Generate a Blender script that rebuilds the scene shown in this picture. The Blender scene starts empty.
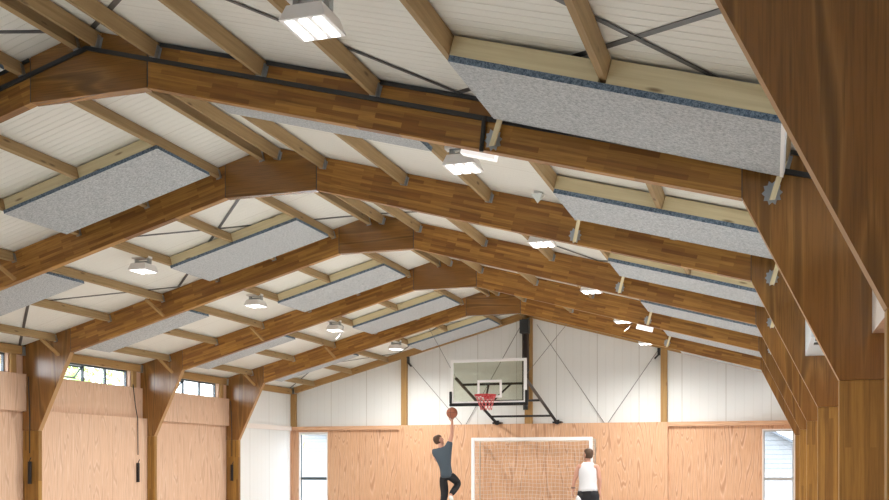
import bpy, bmesh, math, random
from mathutils import Vector, Matrix
random.seed(7)
C = bpy.context.scene.collection
# ------------------------------------------------------------------ layout
B = 3.4                                   # bay spacing
G = [4.119 + B*k for k in range(7)]       # near face of each roof frame; G[6] is the end wall
XC = -5.685                               # centre line of the hall
APEX, SL = 5.2, 0.274                     # roof underside at the ridge, slope
TH = math.atan(SL)
ORD = ['nearest', 'second', 'third', 'fourth', 'fifth', 'sixth']
CAMH = 1.4
F_PX, CX, CY, YAW = 1018.46, 444.5, 465.0, 0.3106
def roof(dx): return APEX - SL*abs(dx)
def proj(p):
    c, s = math.cos(YAW), math.sin(YAW)
    x = c*p[0] + s*p[1]; z = -s*p[0] + c*p[1]
    if z < 0.2: return (-9999, -9999)
    return (CX + F_PX*x/z, CY - F_PX*(p[2]-CAMH)/z)
def seen(pts, m=2):
    for p in pts:
        u, v = proj(p)
        if -m < u < 889+m and -m < v < 500+m: return True
    return False

# ------------------------------------------------------------------ mesh builder
class MB:
    def __init__(s): s.v = []; s.f = []; s.g = []; s.m = []; s.sm = []
    def add(s, vs, fs, gs=None, mat=0, smooth=False):
        o = len(s.v)
        s.v += [Vector(v) for v in vs]
        s.g += [Vector(g) for g in (gs or vs)]
        for i, f in enumerate(fs):
            s.f.append([o+k for k in f]); s.m.append(mat[i] if isinstance(mat, (list, tuple)) else mat); s.sm.append(smooth)
    def obox(s, o, a, b, c, mat=0):
        """box with corner o and edge vectors a (grain), b, c"""
        o, a, b, c = map(Vector, (o, a, b, c))
        la, lb, lc = a.length, b.length, c.length
        vs, gs = [], []
        for k in (0, 1):
            for j in (0, 1):
                for i in (0, 1):
                    vs.append(o + a*i + b*j + c*k); gs.append((i*la, j*lb, k*lc))
        fs = [(0,2,3,1),(4,5,7,6),(0,1,5,4),(2,6,7,3),(0,4,6,2),(1,3,7,5)]
        if a.cross(b).dot(c) < 0: fs = [tuple(reversed(f)) for f in fs]
        s.add(vs, fs, gs, mat)
    def box(s, x0, x1, y0, y1, z0, z1, grain='x', mat=0):
        o = Vector((x0, y0, z0)); X = Vector((x1-x0,0,0)); Y = Vector((0,y1-y0,0)); Z = Vector((0,0,z1-z0))
        if grain == 'x': s.obox(o, X, Z, Y, mat)
        elif grain == 'z': s.obox(o, Z, X, Y, mat) if abs(x1-x0) > abs(y1-y0) else s.obox(o, Z, Y, X, mat)
        else: s.obox(o, Y, Z, X, mat)
    def prism(s, poly, y0, y1, along=(1, 0), mat_face=0, mat_edge=0):
        """poly in (x, z), extruded along y; grain along the given (x, z) direction"""
        n = len(poly); ar = sum(poly[i][0]*poly[(i+1)%n][1]-poly[(i+1)%n][0]*poly[i][1] for i in range(n))
        if ar < 0: poly = poly[::-1]
        ax, az = along
        vs = [(p[0], y0, p[1]) for p in poly] + [(p[0], y1, p[1]) for p in poly]
        gs = [(v[0]*ax+v[2]*az, -v[0]*az+v[2]*ax, v[1]) for v in vs]
        fs = [tuple(range(n)), tuple(reversed(range(n, 2*n)))]
        mats = [mat_face, mat_face]
        for i in range(n):
            j = (i+1) % n; fs.append((i, n+i, n+j, j)); mats.append(mat_edge)
        s.add(vs, fs, gs, mats)
    def tube(s, pts, r, n=8, mat=0, cap=True):
        pts = [Vector(p) for p in pts]; rs = r if isinstance(r, (list, tuple)) else [r]*len(pts)
        vs, fs, gs = [], [], []
        ref = None; L = 0
        for i, p in enumerate(pts):
            t = (pts[min(i+1, len(pts)-1)] - pts[max(i-1, 0)]).normalized()
            if ref is None: ref = Vector((0,0,1)) if abs(t.z) < .9 else Vector((1,0,0))
            u = t.cross(ref).normalized(); w = t.cross(u).normalized(); ref = u.cross(t)*-1 if False else ref
            if i: L += (p-pts[i-1]).length
            for k in range(n):
                a = 2*math.pi*k/n
                vs.append(p + (u*math.cos(a) + w*math.sin(a))*rs[i]); gs.append((L, rs[i]*math.cos(a), rs[i]*math.sin(a)))
        for i in range(len(pts)-1):
            for k in range(n):
                fs.append((i*n+k, i*n+(k+1)%n, (i+1)*n+(k+1)%n, (i+1)*n+k))
        if cap:
            fs.append(tuple(range(n)))
            fs.append(tuple(reversed(range((len(pts)-1)*n, len(pts)*n))))
        s.add(vs, fs, gs, mat, True)
    def sphere(s, c, r, n=16, m=10, mat=0, sc=(1,1,1)):
        vs = [Vector(c)+Vector((0,0,r*sc[2]))]; fs = []
        for i in range(1, m):
            t = math.pi*i/m
            for k in range(n):
                a = 2*math.pi*k/n
                vs.append(Vector(c)+Vector((r*sc[0]*math.sin(t)*math.cos(a), r*sc[1]*math.sin(t)*math.sin(a), r*sc[2]*math.cos(t))))
        vs.append(Vector(c)-Vector((0,0,r*sc[2])))
        for k in range(n): fs.append((0, 1+k, 1+(k+1)%n))
        for i in range(m-2):
            for k in range(n):
                a = 1+i*n+k; b = 1+i*n+(k+1)%n; fs.append((a, a+n, b+n, b))
        e = len(vs)-1
        for k in range(n): fs.append((e, 1+(m-2)*n+(k+1)%n, 1+(m-2)*n+k))
        s.add(vs, fs, None, mat, True)
    def torus(s, c, R, r, axis='z', n=32, m=8, mat=0):
        vs, fs = [], []
        for i in range(n):
            a = 2*math.pi*i/n
            for k in range(m):
                b = 2*math.pi*k/m; q = R + r*math.cos(b); h = r*math.sin(b)
                p = {'z': (q*math.cos(a), q*math.sin(a), h), 'x': (h, q*math.cos(a), q*math.sin(a)), 'y': (q*math.cos(a), h, q*math.sin(a))}[axis]
                vs.append(Vector(c)+Vector(p))
        for i in range(n):
            for k in range(m):
                fs.append((i*m+k, ((i+1)%n)*m+k, ((i+1)%n)*m+(k+1)%m, i*m+(k+1)%m))
        s.add(vs, fs, None, mat, True)
    def build(s, name, mats, parent=None, fixn=False):
        if not isinstance(mats, (list, tuple)): mats = [mats]
        root = parent
        while root is not None and root.parent is not None: root = root.parent
        off = root.location if root is not None else Vector((0,0,0))
        me = bpy.data.meshes.new(name)
        me.from_pydata([tuple(v-off) for v in s.v], [], s.f)
        for m in mats: me.materials.append(m)
        at = me.attributes.new('gp', 'FLOAT_VECTOR', 'POINT')
        at.data.foreach_set('vector', [c for g in s.g for c in g])
        me.polygons.foreach_set('material_index', s.m)
        me.polygons.foreach_set('use_smooth', s.sm)
        me.update()
        if fixn:
            bm = bmesh.new(); bm.from_mesh(me); bmesh.ops.recalc_face_normals(bm, faces=bm.faces); bm.to_mesh(me); bm.free()
        o = bpy.data.objects.new(name, me); C.objects.link(o)
        if parent is not None: o.parent = parent
        return o
def tag(o, label, cat, group=None, kind=None):
    if label: o['label'] = label
    if cat: o['category'] = cat
    if group: o['group'] = group
    if kind: o['kind'] = kind
    return o
def thing(name, label, cat, loc, group=None, kind=None):
    o = bpy.data.objects.new(name, None); C.objects.link(o); o.location = loc; o.empty_display_size = .1
    return tag(o, label, cat, group, kind)
def struct(o, label, cat): return tag(o, label, cat, None, 'structure')
def bev(o, w=.004, seg=1):
    m = o.modifiers.new('bev', 'BEVEL'); m.width = w; m.segments = seg; m.limit_method = 'ANGLE'
    return o

# ------------------------------------------------------------------ materials
def srgb(r, g, b):
    f = lambda c: (c/255/12.92) if c/255 <= .04045 else ((c/255+.055)/1.055)**2.4
    return (f(r), f(g), f(b), 1)
class M:
    def __init__(s, name, rough=.6, spec=.4, metal=0):
        s.m = bpy.data.materials.new(name); s.m.use_nodes = True
        s.nt = s.m.node_tree; s.b = s.nt.nodes['Principled BSDF']
        s.b.inputs['Roughness'].default_value = rough
        s.b.inputs['Specular IOR Level'].default_value = spec
        s.b.inputs['Metallic'].default_value = metal
    def n(s, t, **kw):
        nd = s.nt.nodes.new(t)
        for k, v in kw.items():
            if k.startswith('i_'):
                key = k[2:].replace('_', ' ')
                nd.inputs[key].default_value = v
            else: setattr(nd, k, v)
        return nd
    def l(s, a, b): s.nt.links.new(a, b)
    def coord(s, scale=(1,1,1), rnd=True):
        at = s.n('ShaderNodeAttribute', attribute_name='gp')
        out = at.outputs['Vector']
        if rnd:
            oi = s.n('ShaderNodeObjectInfo'); mu = s.n('ShaderNodeMath', operation='MULTIPLY'); mu.inputs[1].default_value = 37.0
            s.l(oi.outputs['Random'], mu.inputs[0])
            ad = s.n('ShaderNodeVectorMath', operation='ADD'); s.l(out, ad.inputs[0]); s.l(mu.outputs[0], ad.inputs[1]); out = ad.outputs[0]
        ml = s.n('ShaderNodeVectorMath', operation='MULTIPLY'); ml.inputs[1].default_value = scale
        s.l(out, ml.inputs[0]); return ml.outputs[0]
    def ramp(s, fac, stops):
        r = s.n('ShaderNodeValToRGB'); e = r.color_ramp.elements
        while len(e) > 1: e.remove(e[-1])
        e[0].position, e[0].color = stops[0]
        for p, c in stops[1:]:
            k = e.new(p); k.color = c
        s.l(fac, r.inputs[0]); return r.outputs[0]
    def noise(s, vec, scale, detail=3, rough=.5, dist=0):
        n = s.n('ShaderNodeTexNoise'); n.inputs['Scale'].default_value = scale; n.inputs['Detail'].default_value = detail
        n.inputs['Roughness'].default_value = rough; n.inputs['Distortion'].default_value = dist
        s.l(vec, n.inputs['Vector']); return n.outputs['Fac']
    def math(s, op, a, b):
        n = s.n('ShaderNodeMath', operation=op)
        for i, x in enumerate((a, b)):
            if x is None: continue
            if isinstance(x, (int, float)): n.inputs[i].default_value = x
            else: s.l(x, n.inputs[i])
        return n.outputs[0]
    def mix(s, fac, a, b, mode='MIX'):
        n = s.n('ShaderNodeMix', data_type='RGBA', blend_type=mode)
        for i, x in ((0, fac), (6, a), (7, b)):
            if isinstance(x, (int, float, tuple)): n.inputs[i].default_value = x
            else: s.l(x, n.inputs[i])
        return n.outputs[2]
    def col(s, c):
        if isinstance(c, tuple): s.b.inputs['Base Color'].default_value = c
        else: s.l(c, s.b.inputs['Base Color'])
        return s
    def bump(s, h, strength=.3, dist=.01):
        b = s.n('ShaderNodeBump'); b.inputs['Strength'].default_value = strength; b.inputs['Distance'].default_value = dist
        s.l(h, b.inputs['Height']); s.l(b.outputs[0], s.b.inputs['Normal']); return s
def glulam(name, c1, c2, dark):
    m = M(name, .42, .4)
    v = m.coord()
    br = m.n('ShaderNodeTexBrick'); br.offset = .37; br.offset_frequency = 2
    for k, x in (('Scale', 1), ('Mortar Size', 0), ('Brick Width', .38), ('Row Height', .04), ('Bias', -.1)): br.inputs[k].default_value = x
    br.inputs['Color1'].default_value = c1; br.inputs['Color2'].default_value = c2
    m.l(v, br.inputs['Vector'])
    g = m.noise(m.coord((2.2, 45, 45)), 1, 4, .6)
    base = m.mix(m.ramp(g, [(.42, (0,0,0,1)), (.85, (.8,.8,.8,1))]), br.outputs['Color'], dark)
    k = m.noise(m.coord((1.2, 14, 14)), 1, 2)
    kn = m.ramp(k, [(.68, (0,0,0,1)), (.76, (1,1,1,1))])
    m.col(m.mix(m.math('MULTIPLY', kn, .6), base, dark))
    m.l(m.ramp(g, [(.2, (.33,)*3+(1,)), (.8, (.55,)*3+(1,))]), m.b.inputs['Roughness'])
    return m.m
def plywood(name, light, mid, dark, rough=.5, spec=.35, fig=26, sheets=None, figmix=.55):
    m = M(name, rough, spec)
    a = m.noise(m.coord((.3, 3.0, 3.0)), 1, 1.5, .4, .15)
    rings = m.math('SINE', m.math('MULTIPLY', a, fig*2.2), 0)
    fg = m.ramp(rings, [(.0, mid), (.62, light), (1, dark)])
    fine = m.noise(m.coord((3, 90, 90)), 1, 3)
    c = m.mix(figmix, light, fg)
    c = m.mix(m.ramp(fine, [(.45, (0,0,0,1)), (.75, (.7,.7,.7,1))]), c, dark)
    big = m.noise(m.coord((.5, 1.1, 1.1)), 1, 2)
    c = m.mix(m.ramp(big, [(.4, (0,0,0,1)), (.7, (.45,.45,.45,1))]), c, mid)
    if sheets:
        v = m.coord(rnd=False); sp = m.n('ShaderNodeSeparateXYZ'); m.l(v, sp.inputs[0])
        fr = m.math('FRACT', m.math('DIVIDE', m.math('ADD', sp.outputs[1], 100*sheets+.31), sheets), 0)
        line = m.math('LESS_THAN', fr, .006/sheets)
        c = m.mix(line, c, dark[:3]+(1,))
    m.col(c); m.bump(m.noise(m.coord((6, 22, 22)), 1, 2), .16, .006)
    return m.m
def pine(name, light, dark, knot, rough=.65):
    m = M(name, rough, .25)
    g = m.noise(m.coord((1.3, 38, 38)), 1, 4, .6, .2)
    c = m.ramp(g, [(.3, light), (.72, dark)])
    vo = m.n('ShaderNodeTexVoronoi'); vo.inputs['Scale'].default_value = 1; m.l(m.coord((2.3, 9, 9)), vo.inputs['Vector'])
    kn = m.ramp(vo.outputs['Distance'], [(.06, (1,1,1,1)), (.16, (0,0,0,1))])
    m.col(m.mix(m.math('MULTIPLY', kn, .75), c, knot)); return m.m
def plain(name, c, rough=.5, spec=.4, metal=0): return M(name, rough, spec, metal).col(c).m
def speckle(name, stops, scale, rough=.95):
    m = M(name, rough, .1)
    n1 = m.noise(m.coord((1,1,1)), scale, 2, .7); n2 = m.noise(m.coord((1,1,1)), scale*3.1, 1)
    m.col(m.ramp(m.math('ADD', m.math('MULTIPLY', n1, .6), m.math('MULTIPLY', n2, .4)), stops)); return m.m
def ribbed(name, c, seam, pitch, wide, axis, strength=.5):
    m = M(name, .45, .35)
    sp = m.n('ShaderNodeSeparateXYZ'); m.l(m.coord(rnd=False), sp.inputs[0]); y = sp.outputs[axis]
    a = m.math('PINGPONG', y, pitch/2)
    h = m.ramp(m.math('DIVIDE', a, pitch/2), [(.0, (0,0,0,1)), (.16, (1,1,1,1))])
    w = m.math('FRACT', m.math('DIVIDE', m.math('ADD', y, 50*wide), wide), 0)
    ln = m.math('LESS_THAN', w, .012/wide)
    m.col(m.mix(ln, m.mix(m.math('MULTIPLY', m.math('SUBTRACT', 1, h), .13), c, seam), seam))
    m.bump(h, strength, .006); return m.m
def emit(name, c, s):
    m = M(name, .5); m.b.inputs['Base Color'].default_value = (.8,.8,.8,1)
    m.b.inputs['Emission Color'].default_value = c; m.b.inputs['Emission Strength'].default_value = s; return m.m

GLU = glulam('stained_laminated_timber', (.47,.235,.050,1), (.215,.083,.016,1), (.10,.038,.009,1))
COL = glulam('column_laminated_timber', (.40,.215,.046,1), (.21,.100,.021,1), (.13,.055,.013,1))
for _n in COL.node_tree.nodes:
    if _n.type == 'TEX_BRICK': _n.inputs['Brick Width'].default_value = 1.4
GUS = plywood('stained_plywood', (.33,.165,.040,1), (.23,.100,.022,1), (.11,.047,.011,1), .27, .5, 12, None, .75)
for _n in GUS.node_tree.nodes:
    if _n.type == 'BSDF_PRINCIPLED': _n.inputs['Coat Weight'].default_value = .35; _n.inputs['Coat Roughness'].default_value = .16
GED = plain('stained_plywood_edge', (.42,.24,.10,1), .5)
PLY = plywood('pine_plywood', (.76,.56,.42,1), (.66,.43,.29,1), (.46,.26,.16,1), .55, .3, 40, 1.2, .62)
PLY2 = plywood('pine_plywood_end', (.80,.55,.38,1), (.68,.40,.235,1), (.42,.19,.09,1), .55, .3, 42, 1.2, .78)
PUR = pine('purlin_timber', (.42,.295,.15,1), (.29,.195,.092,1), (.09,.05,.025,1))
PAL = pine('treated_pine', (.76,.68,.45,1), (.64,.55,.33,1), (.16,.09,.04,1))
POST = pine('post_timber', (.44,.27,.11,1), (.33,.19,.07,1), (.15,.07,.03,1))
FELT = speckle('grey_felt', [(.36, (.29,.32,.34,1)), (.5, (.46,.49,.51,1)), (.62, (.61,.635,.65,1))], 45)
FELTE = speckle('cut_felt_edge', [(.36, (.05,.085,.13,1)), (.62, (.24,.32,.41,1))], 45)
ROOF = ribbed('white_roof_panel', (.80,.81,.765,1), (.69,.69,.64,1), .10, 1.0, 1, 1.0)
WPAN = ribbed('white_wall_panel', (.775,.79,.775,1), (.52,.51,.47,1), .20, 1.0, 1, .3)
GALV = plain('galvanised_steel', (.40,.43,.45,1), .38, .5, .75)
STRAP = plain('dark_strap_steel', (.12,.125,.13,1), .45, .5, .5)
DARK = plain('dark_steel', (.035,.037,.038,1), .45)
BLACK = plain('black_paint', (.012,.012,.014,1), .4)
BLKP = plain('black_pad', (.01,.01,.011,1), .7)
WHT = plain('white_paint', (.86,.86,.86,1), .35)
WHP = plain('white_plastic', (.78,.78,.78,1), .4)
LED = emit('led_strip', (1,.99,.97,1), 2.4)
DIFF = emit('lamp_diffuser', (1,.99,.97,1), .25)
RED = plain('red_enamel', (.55,.02,.03,1), .4)
NETR = plain('red_net_cord', (.60,.13,.13,1), .7)
NETW = plain('white_net_cord', (.74,.68,.60,1), .8)
ALU = plain('window_aluminium', (.09,.11,.12,1), .4, .5, .3)
ALUL = plain('pale_aluminium', (.45,.45,.44,1), .4, .5, .4)
REV = plain('painted_reveal', (.82,.76,.71,1), .5)
def glass(name, tint=(1,1,1,1)):
    m = bpy.data.materials.new(name); m.use_nodes = True; nt = m.node_tree
    for n in list(nt.nodes): nt.nodes.remove(n)
    o = nt.nodes.new('ShaderNodeOutputMaterial'); t = nt.nodes.new('ShaderNodeBsdfTransparent'); g = nt.nodes.new('ShaderNodeBsdfGlossy')
    mx = nt.nodes.new('ShaderNodeMixShader'); lw = nt.nodes.new('ShaderNodeLayerWeight'); pw = nt.nodes.new('ShaderNodeMath'); pw.operation = 'POWER'; pw.inputs[1].default_value = 5; f = nt.nodes.new('ShaderNodeMath'); f.operation = 'MULTIPLY_ADD'; f.inputs[1].default_value = .9; f.inputs[2].default_value = .035; nt.links.new(lw.outputs['Facing'], pw.inputs[0]); nt.links.new(pw.outputs[0], f.inputs[0])
    t.inputs[0].default_value = tint; g.inputs['Roughness'].default_value = .02
    nt.links.new(f.outputs[0], mx.inputs[0]); nt.links.new(t.outputs[0], mx.inputs[1]); nt.links.new(g.outputs[0], mx.inputs[2]); nt.links.new(mx.outputs[0], o.inputs[0])
    return m
GLASS = glass('clear_glass'); BGLASS = glass('backboard_glass', (.86,.88,.82,1))

# ------------------------------------------------------------------ room shell
Y0, Y1 = -7.0, 24.55
WL, WR = XC-6.46, XC+6.46
f = MB(); f.box(WL-.3, WR+.3, Y0, Y1+.2, -.1, 0, 'y')
flm = plywood('floor_timber', (.60,.58,.55,1), (.55,.53,.50,1), (.46,.44,.41,1), .35, .4, 18)
struct(f.build('floor', flm), 'pale timber sports hall floor', 'floor')
rb = MB()
for sg in (-1, 1):
    a = Vector((sg*math.cos(TH), 0, -math.sin(TH))); n = Vector((sg*math.sin(TH), 0, math.cos(TH)))
    rb.obox(Vector((XC, Y0-.3, APEX)), a*(6.95/math.cos(TH)), Vector((0, Y1-Y0+.9, 0)), n*.12)
struct(rb.build('ceiling', ROOF), 'white ribbed insulated roof panels on both slopes', 'ceiling')
def clerestory_bays(side): return [k for k in range(0, 6) if not (side < 0 and k == 5)]
def bayY(k): return 4.119 + B*k
def side_wall(side, name):
    w = MB(); xi = XC+side*6.46; xo = XC+side*6.62
    x0, x1 = min(xi, xo), max(xi, xo)
    if side < 0: w.box(x0, x1, Y0, Y1+.1, 0, 2.93, 'z')
    else:
        w.box(x0, x1, Y0, Y1+.1, 2.26, 2.93, 'z'); w.box(x0, x1, Y0, Y1+.1, 0, .25, 'z')
        ys = [Y0] + [v for k in range(1, 6) for v in (bayY(k)+.42, bayY(k)+1.75)] + [Y1+.1]
        for i in range(0, len(ys), 2): w.box(x0, x1, ys[i], ys[i+1], .25, 2.26, 'z')
    w.box(x0, x1, Y0, Y1+.1, 3.28, 3.43, 'y')
    edges = [Y0]
    for k in clerestory_bays(side):
        edges += [bayY(k)+.38, bayY(k)+3.05]
    edges.append(Y1+.1)
    for i in range(0, len(edges), 2):
        if edges[i+1] > edges[i]: w.box(x0, x1, edges[i], edges[i+1], 2.93, 3.28, 'z')
    return w.build(name, PLY)
struct(side_wall(-1, 'wall_left'), 'left side wall lined in pale pine plywood sheets', 'wall')
struct(side_wall(1, 'wall_right'), 'right side wall lined in plywood behind the columns', 'wall')
# bulkhead boxes, door-height panels, head beams
n_trim = 0
def trim(mb, mat, label, cat='wall trim'):
    global n_trim; n_trim += 1
    return struct(mb.build('trim_%d' % n_trim, mat), label, cat)
LEFTB = {2: 'left wall', 3: 'left wall', 4: 'left wall'}
for k in (2, 3, 4):
    y0, y1 = G[k]+.16, G[k+1]-.004
    m = MB(); fx = XC-(6.40 if k == 3 else 6.375)
    m.box(XC-6.455, fx, y0, y1, 2.315, 2.945, 'z')
    trim(m, PLY, 'boxed plywood bulkhead under the high window between the %s and %s frames' % (ORD[k], ORD[k+1]))
    if k == 3:
        m = MB(); m.box(XC-6.455, XC-6.295, y0, y1, 0.02, 2.335, 'z')
        trim(m, PLY, 'protruding plywood door-height panel between the fourth and fifth frames')
for k in range(2, 6):
    r = thing('head_beam', 'timber head beam %s' % ('over white panel at far end of left wall' if k == 5 else 'over the left wall high window between the %s and %s frames' % (ORD[k], ORD[k+1])),
              'beam', (XC-6.42, G[k]+1.7, 3.3), 'head beams on the left wall')
    m = MB(); m.box(XC-6.458, XC-6.40, G[k]+.11, G[k+1]-.005, 3.27, 3.42, 'y'); bev(m.build('beam', POST, r))
    m = MB(); m.box(XC-6.462+.01, XC-6.39, G[k+1]-.075, G[k+1]-.002, 3.262, 3.41); m.build('bracket', GALV, r)
for k in (2, 3, 4):
    m = MB(); m.box(XC-6.458, XC-6.41, G[k+1]-.33, G[k+1]-.20, 2.948, 3.268, 'z')
    tag(bev(m.build('window_stud', POST)), 'timber stud closing the far end of high window before the %s frame' % ORD[k+1], 'stud', 'window studs on the left wall')
# white bay at the far left corner
m = MB(); m.box(XC-6.455, XC-6.445, G[5]+.105, Y1-.06, 2.42, 3.265, 'z'); struct(m.build('wall_left_upper', WPAN), 'upper white metal panel at the far end of left wall', 'wall')
m = MB(); m.box(XC-6.455, XC-6.44, G[5]+.105, Y1-.14, 0, 2.31, 'z'); struct(m.build('wall_left_lower', WPAN), 'lower white panel at the far end of left wall', 'wall')
m = MB(); m.box(XC-6.455, XC-6.40, G[5]+.105, Y1-.14, 2.30, 2.42, 'y'); trim(m, REV, 'pale ledge strip across the white panel at far left')
# right wall bulkheads
for k in range(0, 6):
    m = MB(); m.box(XC+6.34, XC+6.455, G[k]+.105, G[k+1]-.006, 2.30, 2.945, 'z')
    o = m.build('trim_%d' % (n_trim+1), [REV]); n_trim += 1
    o.data.materials.append(PLY)
    for p in o.data.polygons:
        if p.normal.z < -.5: p.material_index = 1
    struct(o, 'boxed bulkhead on the right wall between the %s and %s' % (ORD[k]+' frame', (ORD[k+1]+' frame') if k < 5 else 'end wall'), 'wall trim')
# clerestory windows
nw = 0
def clerestory(side, k, lab):
    global nw; nw += 1
    y0, y1 = bayY(k)+.38, bayY(k)+3.05
    xg = XC+side*6.56
    r = thing('window_%d' % nw, lab, 'window', (xg, y0, 2.93), None, 'structure')
    fr = MB()
    for a, b, c, d in ((y0, y1, 2.93, 2.965), (y0, y1, 3.245, 3.28)): fr.box(xg-.025, xg+.025, a, b, c, d, 'y')
    n = 4
    for i in range(n+1):
        y = y0 + (y1-y0)*i/n; fr.box(xg-.024, xg+.024, max(y0, y-.018), min(y1, y+.018), 2.93, 3.28, 'z')
    fr.build('window_frame', ALU, r)
    g = MB()
    for i in range(n):
        if i == 1 and side < 0: continue
        g.box(xg-.004, xg+.004, y0+(y1-y0)*i/n+.02, y0+(y1-y0)*(i+1)/n-.02, 2.966, 3.244, 'y')
    g.build('pane', GLASS, r)
    if side < 0:                                   # one sash tilted open
        ya, yb = y0+(y1-y0)/n+.02, y0+(y1-y0)*2/n-.02
        s = MB(); top = Vector((xg, ya, 3.24)); d = Vector((side*math.sin(.7), 0, -math.cos(.7)))*.28; w = Vector((0, yb-ya, 0)); nn = Vector((math.cos(.7), 0, side*math.sin(.7)))*.022
        s.obox(top, w, d*.1, nn); s.obox(top+d*.9, w, d*.1, nn); s.obox(top, d, Vector((0,.025,0)), nn); s.obox(top+w-Vector((0,.025,0)), d, Vector((0,.025,0)), nn)
        sa = s.build('sash', ALU, r); q = MB(); q.obox(top+nn*.4, w, d, nn*.2); q.build('pane', GLASS, sa)
        st = MB(); st.tube([top+d+Vector((0,.03,0)), (xg, ya+.03, 2.99)], .007, 6); st.tube([top+w+d-Vector((0,.03,0)), (xg, yb-.03, 2.99)], .007, 6); st.build('stay', ALU, r)
    return r
for k in (0, 1, 2, 3, 4):
    clerestory(-1, k, 'high strip window in the left wall between the %s and %s frames' % (ORD[k], ORD[k+1]))
for k in range(0, 6):
    clerestory(1, k, 'high strip window in the right wall behind the %s column' % ORD[k])

for k in range(1, 6):  # low windows out of view, invented to bring daylight into the hall
    nw += 1; y0, y1 = bayY(k)+.42, bayY(k)+1.75; xg = XC+6.56
    r = thing('window_%d' % nw, 'added unseen daylight opening low in the right wall behind the %s column' % ORD[k], 'window', (xg, y0, .25), None, 'structure')
    m = MB(); m.box(xg-.03, xg+.03, y0, y1, .25, .31, 'y'); m.box(xg-.03, xg+.03, y0, y1, 2.20, 2.26, 'y')
    for i in range(4):
        y = y0+(y1-y0)*i/3; m.box(xg-.029, xg+.029, max(y0, y-.03), min(y1, y+.03), .25, 2.26, 'z')
    m.build('window_frame', ALU, r)
    m = MB(); m.box(xg-.004, xg+.004, y0+.01, y1-.01, .27, 2.24, 'y'); m.build('pane', GLASS, r)
# ------------------------------------------------------------------ end wall
EW = Y1                                             # white panel face
XW = dict(L0=XC-6.235, L1=XC-5.40, R0=XC+5.48, R1=XC+6.20)
wb = MB()
def wallbox(x0, x1, z0, z1, y, mat, grain='z'): wb.box(x0, x1, y, EW+.14, z0, z1, grain, mat)
# lower recessed plywood with the two window openings
wallbox(WL, XW['L0'], 0, 2.31, G[6], 0); wallbox(XW['L0'], XW['L1'], 2.27, 2.31, G[6], 0); wallbox(XW['L0'], XW['L1'], 0, .12, G[6], 0)
wallbox(XW['L1'], XC-3.385, 0, 2.31, G[6], 0)
wallbox(XC+3.36, XW['R0'], 0, 2.31, G[6], 0); wallbox(XW['R0'], XW['R1'], 2.225, 2.31, G[6], 0); wallbox(XW['R0'], XW['R1'], 0, .12, G[6], 0); wallbox(XW['R1'], WR, 0, 2.31, G[6], 0)
wb.box(XC-3.385, XC+3.36, G[6]-.075, EW+.14, 0, 2.415, 'z', 0)
pts = [(WL-.1, 2.2), (WR+.1, 2.2), (WR+.1, roof(6.56)), (XC, APEX), (WL-.1, roof(6.56))]
wb2 = MB(); wb2.prism([(p[0], p[1]) for p in pts], EW, EW+.1, (0, 1))
struct(wb.build('wall_back', PLY2), 'end wall lower lining of orange pine plywood', 'wall')
struct(wb2.build('wall_back_upper', WPAN), 'upper end wall of white vertical metal panels', 'wall')
m = MB(); m.box(WL+.02, XC-3.387, G[6]-.075, EW-.001, 2.312, 2.41, 'x'); trim(m, PLY2, 'plywood ledge strip along the top of end wall lining, left of the goal')
m = MB(); m.box(XC+3.362, WR, G[6]-.075, EW-.001, 2.312, 2.415, 'x'); trim(m, PLY2, 'plywood ledge strip along the top of end wall lining, right of the goal')
def tall_window(x0, x1, z1, zt, lab, mat, wid):
    global nw; nw += 1
    r = thing('window_%d' % nw, lab, 'window', (x0, G[6], .12), None, 'structure')
    m = MB(); y0, y1 = G[6]-.012, EW+.14
    m.box(x0, x0+.03, y0, y1, .12, z1, 'z'); m.box(x1-.03, x1, y0, y1, .12, z1, 'z'); m.box(x0+.03, x1-.03, y0, y1, z1-.03, z1, 'x'); m.box(x0+.03, x1-.03, y0, y1, .12, .15, 'x')
    m.build('reveal', REV, r)
    f = MB(); ya, yb = EW+.02, EW+.07
    a, b = x0+.031, x1-.031
    f.box(a, a+wid, ya, yb, .15, z1-.031, 'z'); f.box(b-wid, b, ya, yb, .15, z1-.031, 'z'); f.box(a+wid, b-wid, ya, yb, z1-.031-wid, z1-.031); f.box(a+wid, b-wid, ya, yb, .15, .15+wid)
    f.box(a+wid, b-wid, ya-.01, yb, zt-.035, zt+.035)
    f.build('window_frame', mat, r)
    g = MB(); g.box(a+.01, b-.01, EW+.04, EW+.048, .16, z1-.04); g.build('pane', GLASS, r)
tall_window(XW['L0'], XW['L1'], 2.27, 1.045, 'tall narrow window at the left end of end wall', ALU, .018)
tall_window(XW['R0'], XW['R1'], 2.225, 1.08, 'tall narrow window at the right end of end wall, beside the columns', ALUL, .03)
# posts, end rafters
for dx, lab in ((-6.40, 'timber post in the far left corner above white panel'), (-3.255, 'timber post on the end wall left of the backboard'), (3.27, 'timber post on the end wall right of the backboard')):
    m = MB(); w = .075 if dx > -6 else .06
    zb = 2.416 if dx > 0 or dx > -5 else 2.411
    x0, x1 = XC+dx-w, XC+dx+w
    if dx < -6: x0, x1 = WL+.015, WL+.15
    m.box(x0, x1, EW-.11, EW-.001, zb, roof(dx)-.16 if dx > -6 else roof(6.46)-.15, 'z'); tag(bev(m.build('timber_post', POST)), lab, 'post', 'timber posts on the end wall')
for sg, sd in ((-1, 'left'), (1, 'right')):
    a = Vector((sg*math.cos(TH), 0, -math.sin(TH))); n = Vector((-sg*math.sin(TH), 0, -math.cos(TH)))
    m = MB(); m.obox(Vector((XC, EW-.10, APEX-.006)), a*6.6, n*.155, Vector((0, .099, 0)))
    tag(m.build('end_rafter', POST), 'slim timber rafter against the end wall on the %s slope' % sd, 'rafter', 'end wall rafters')

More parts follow.
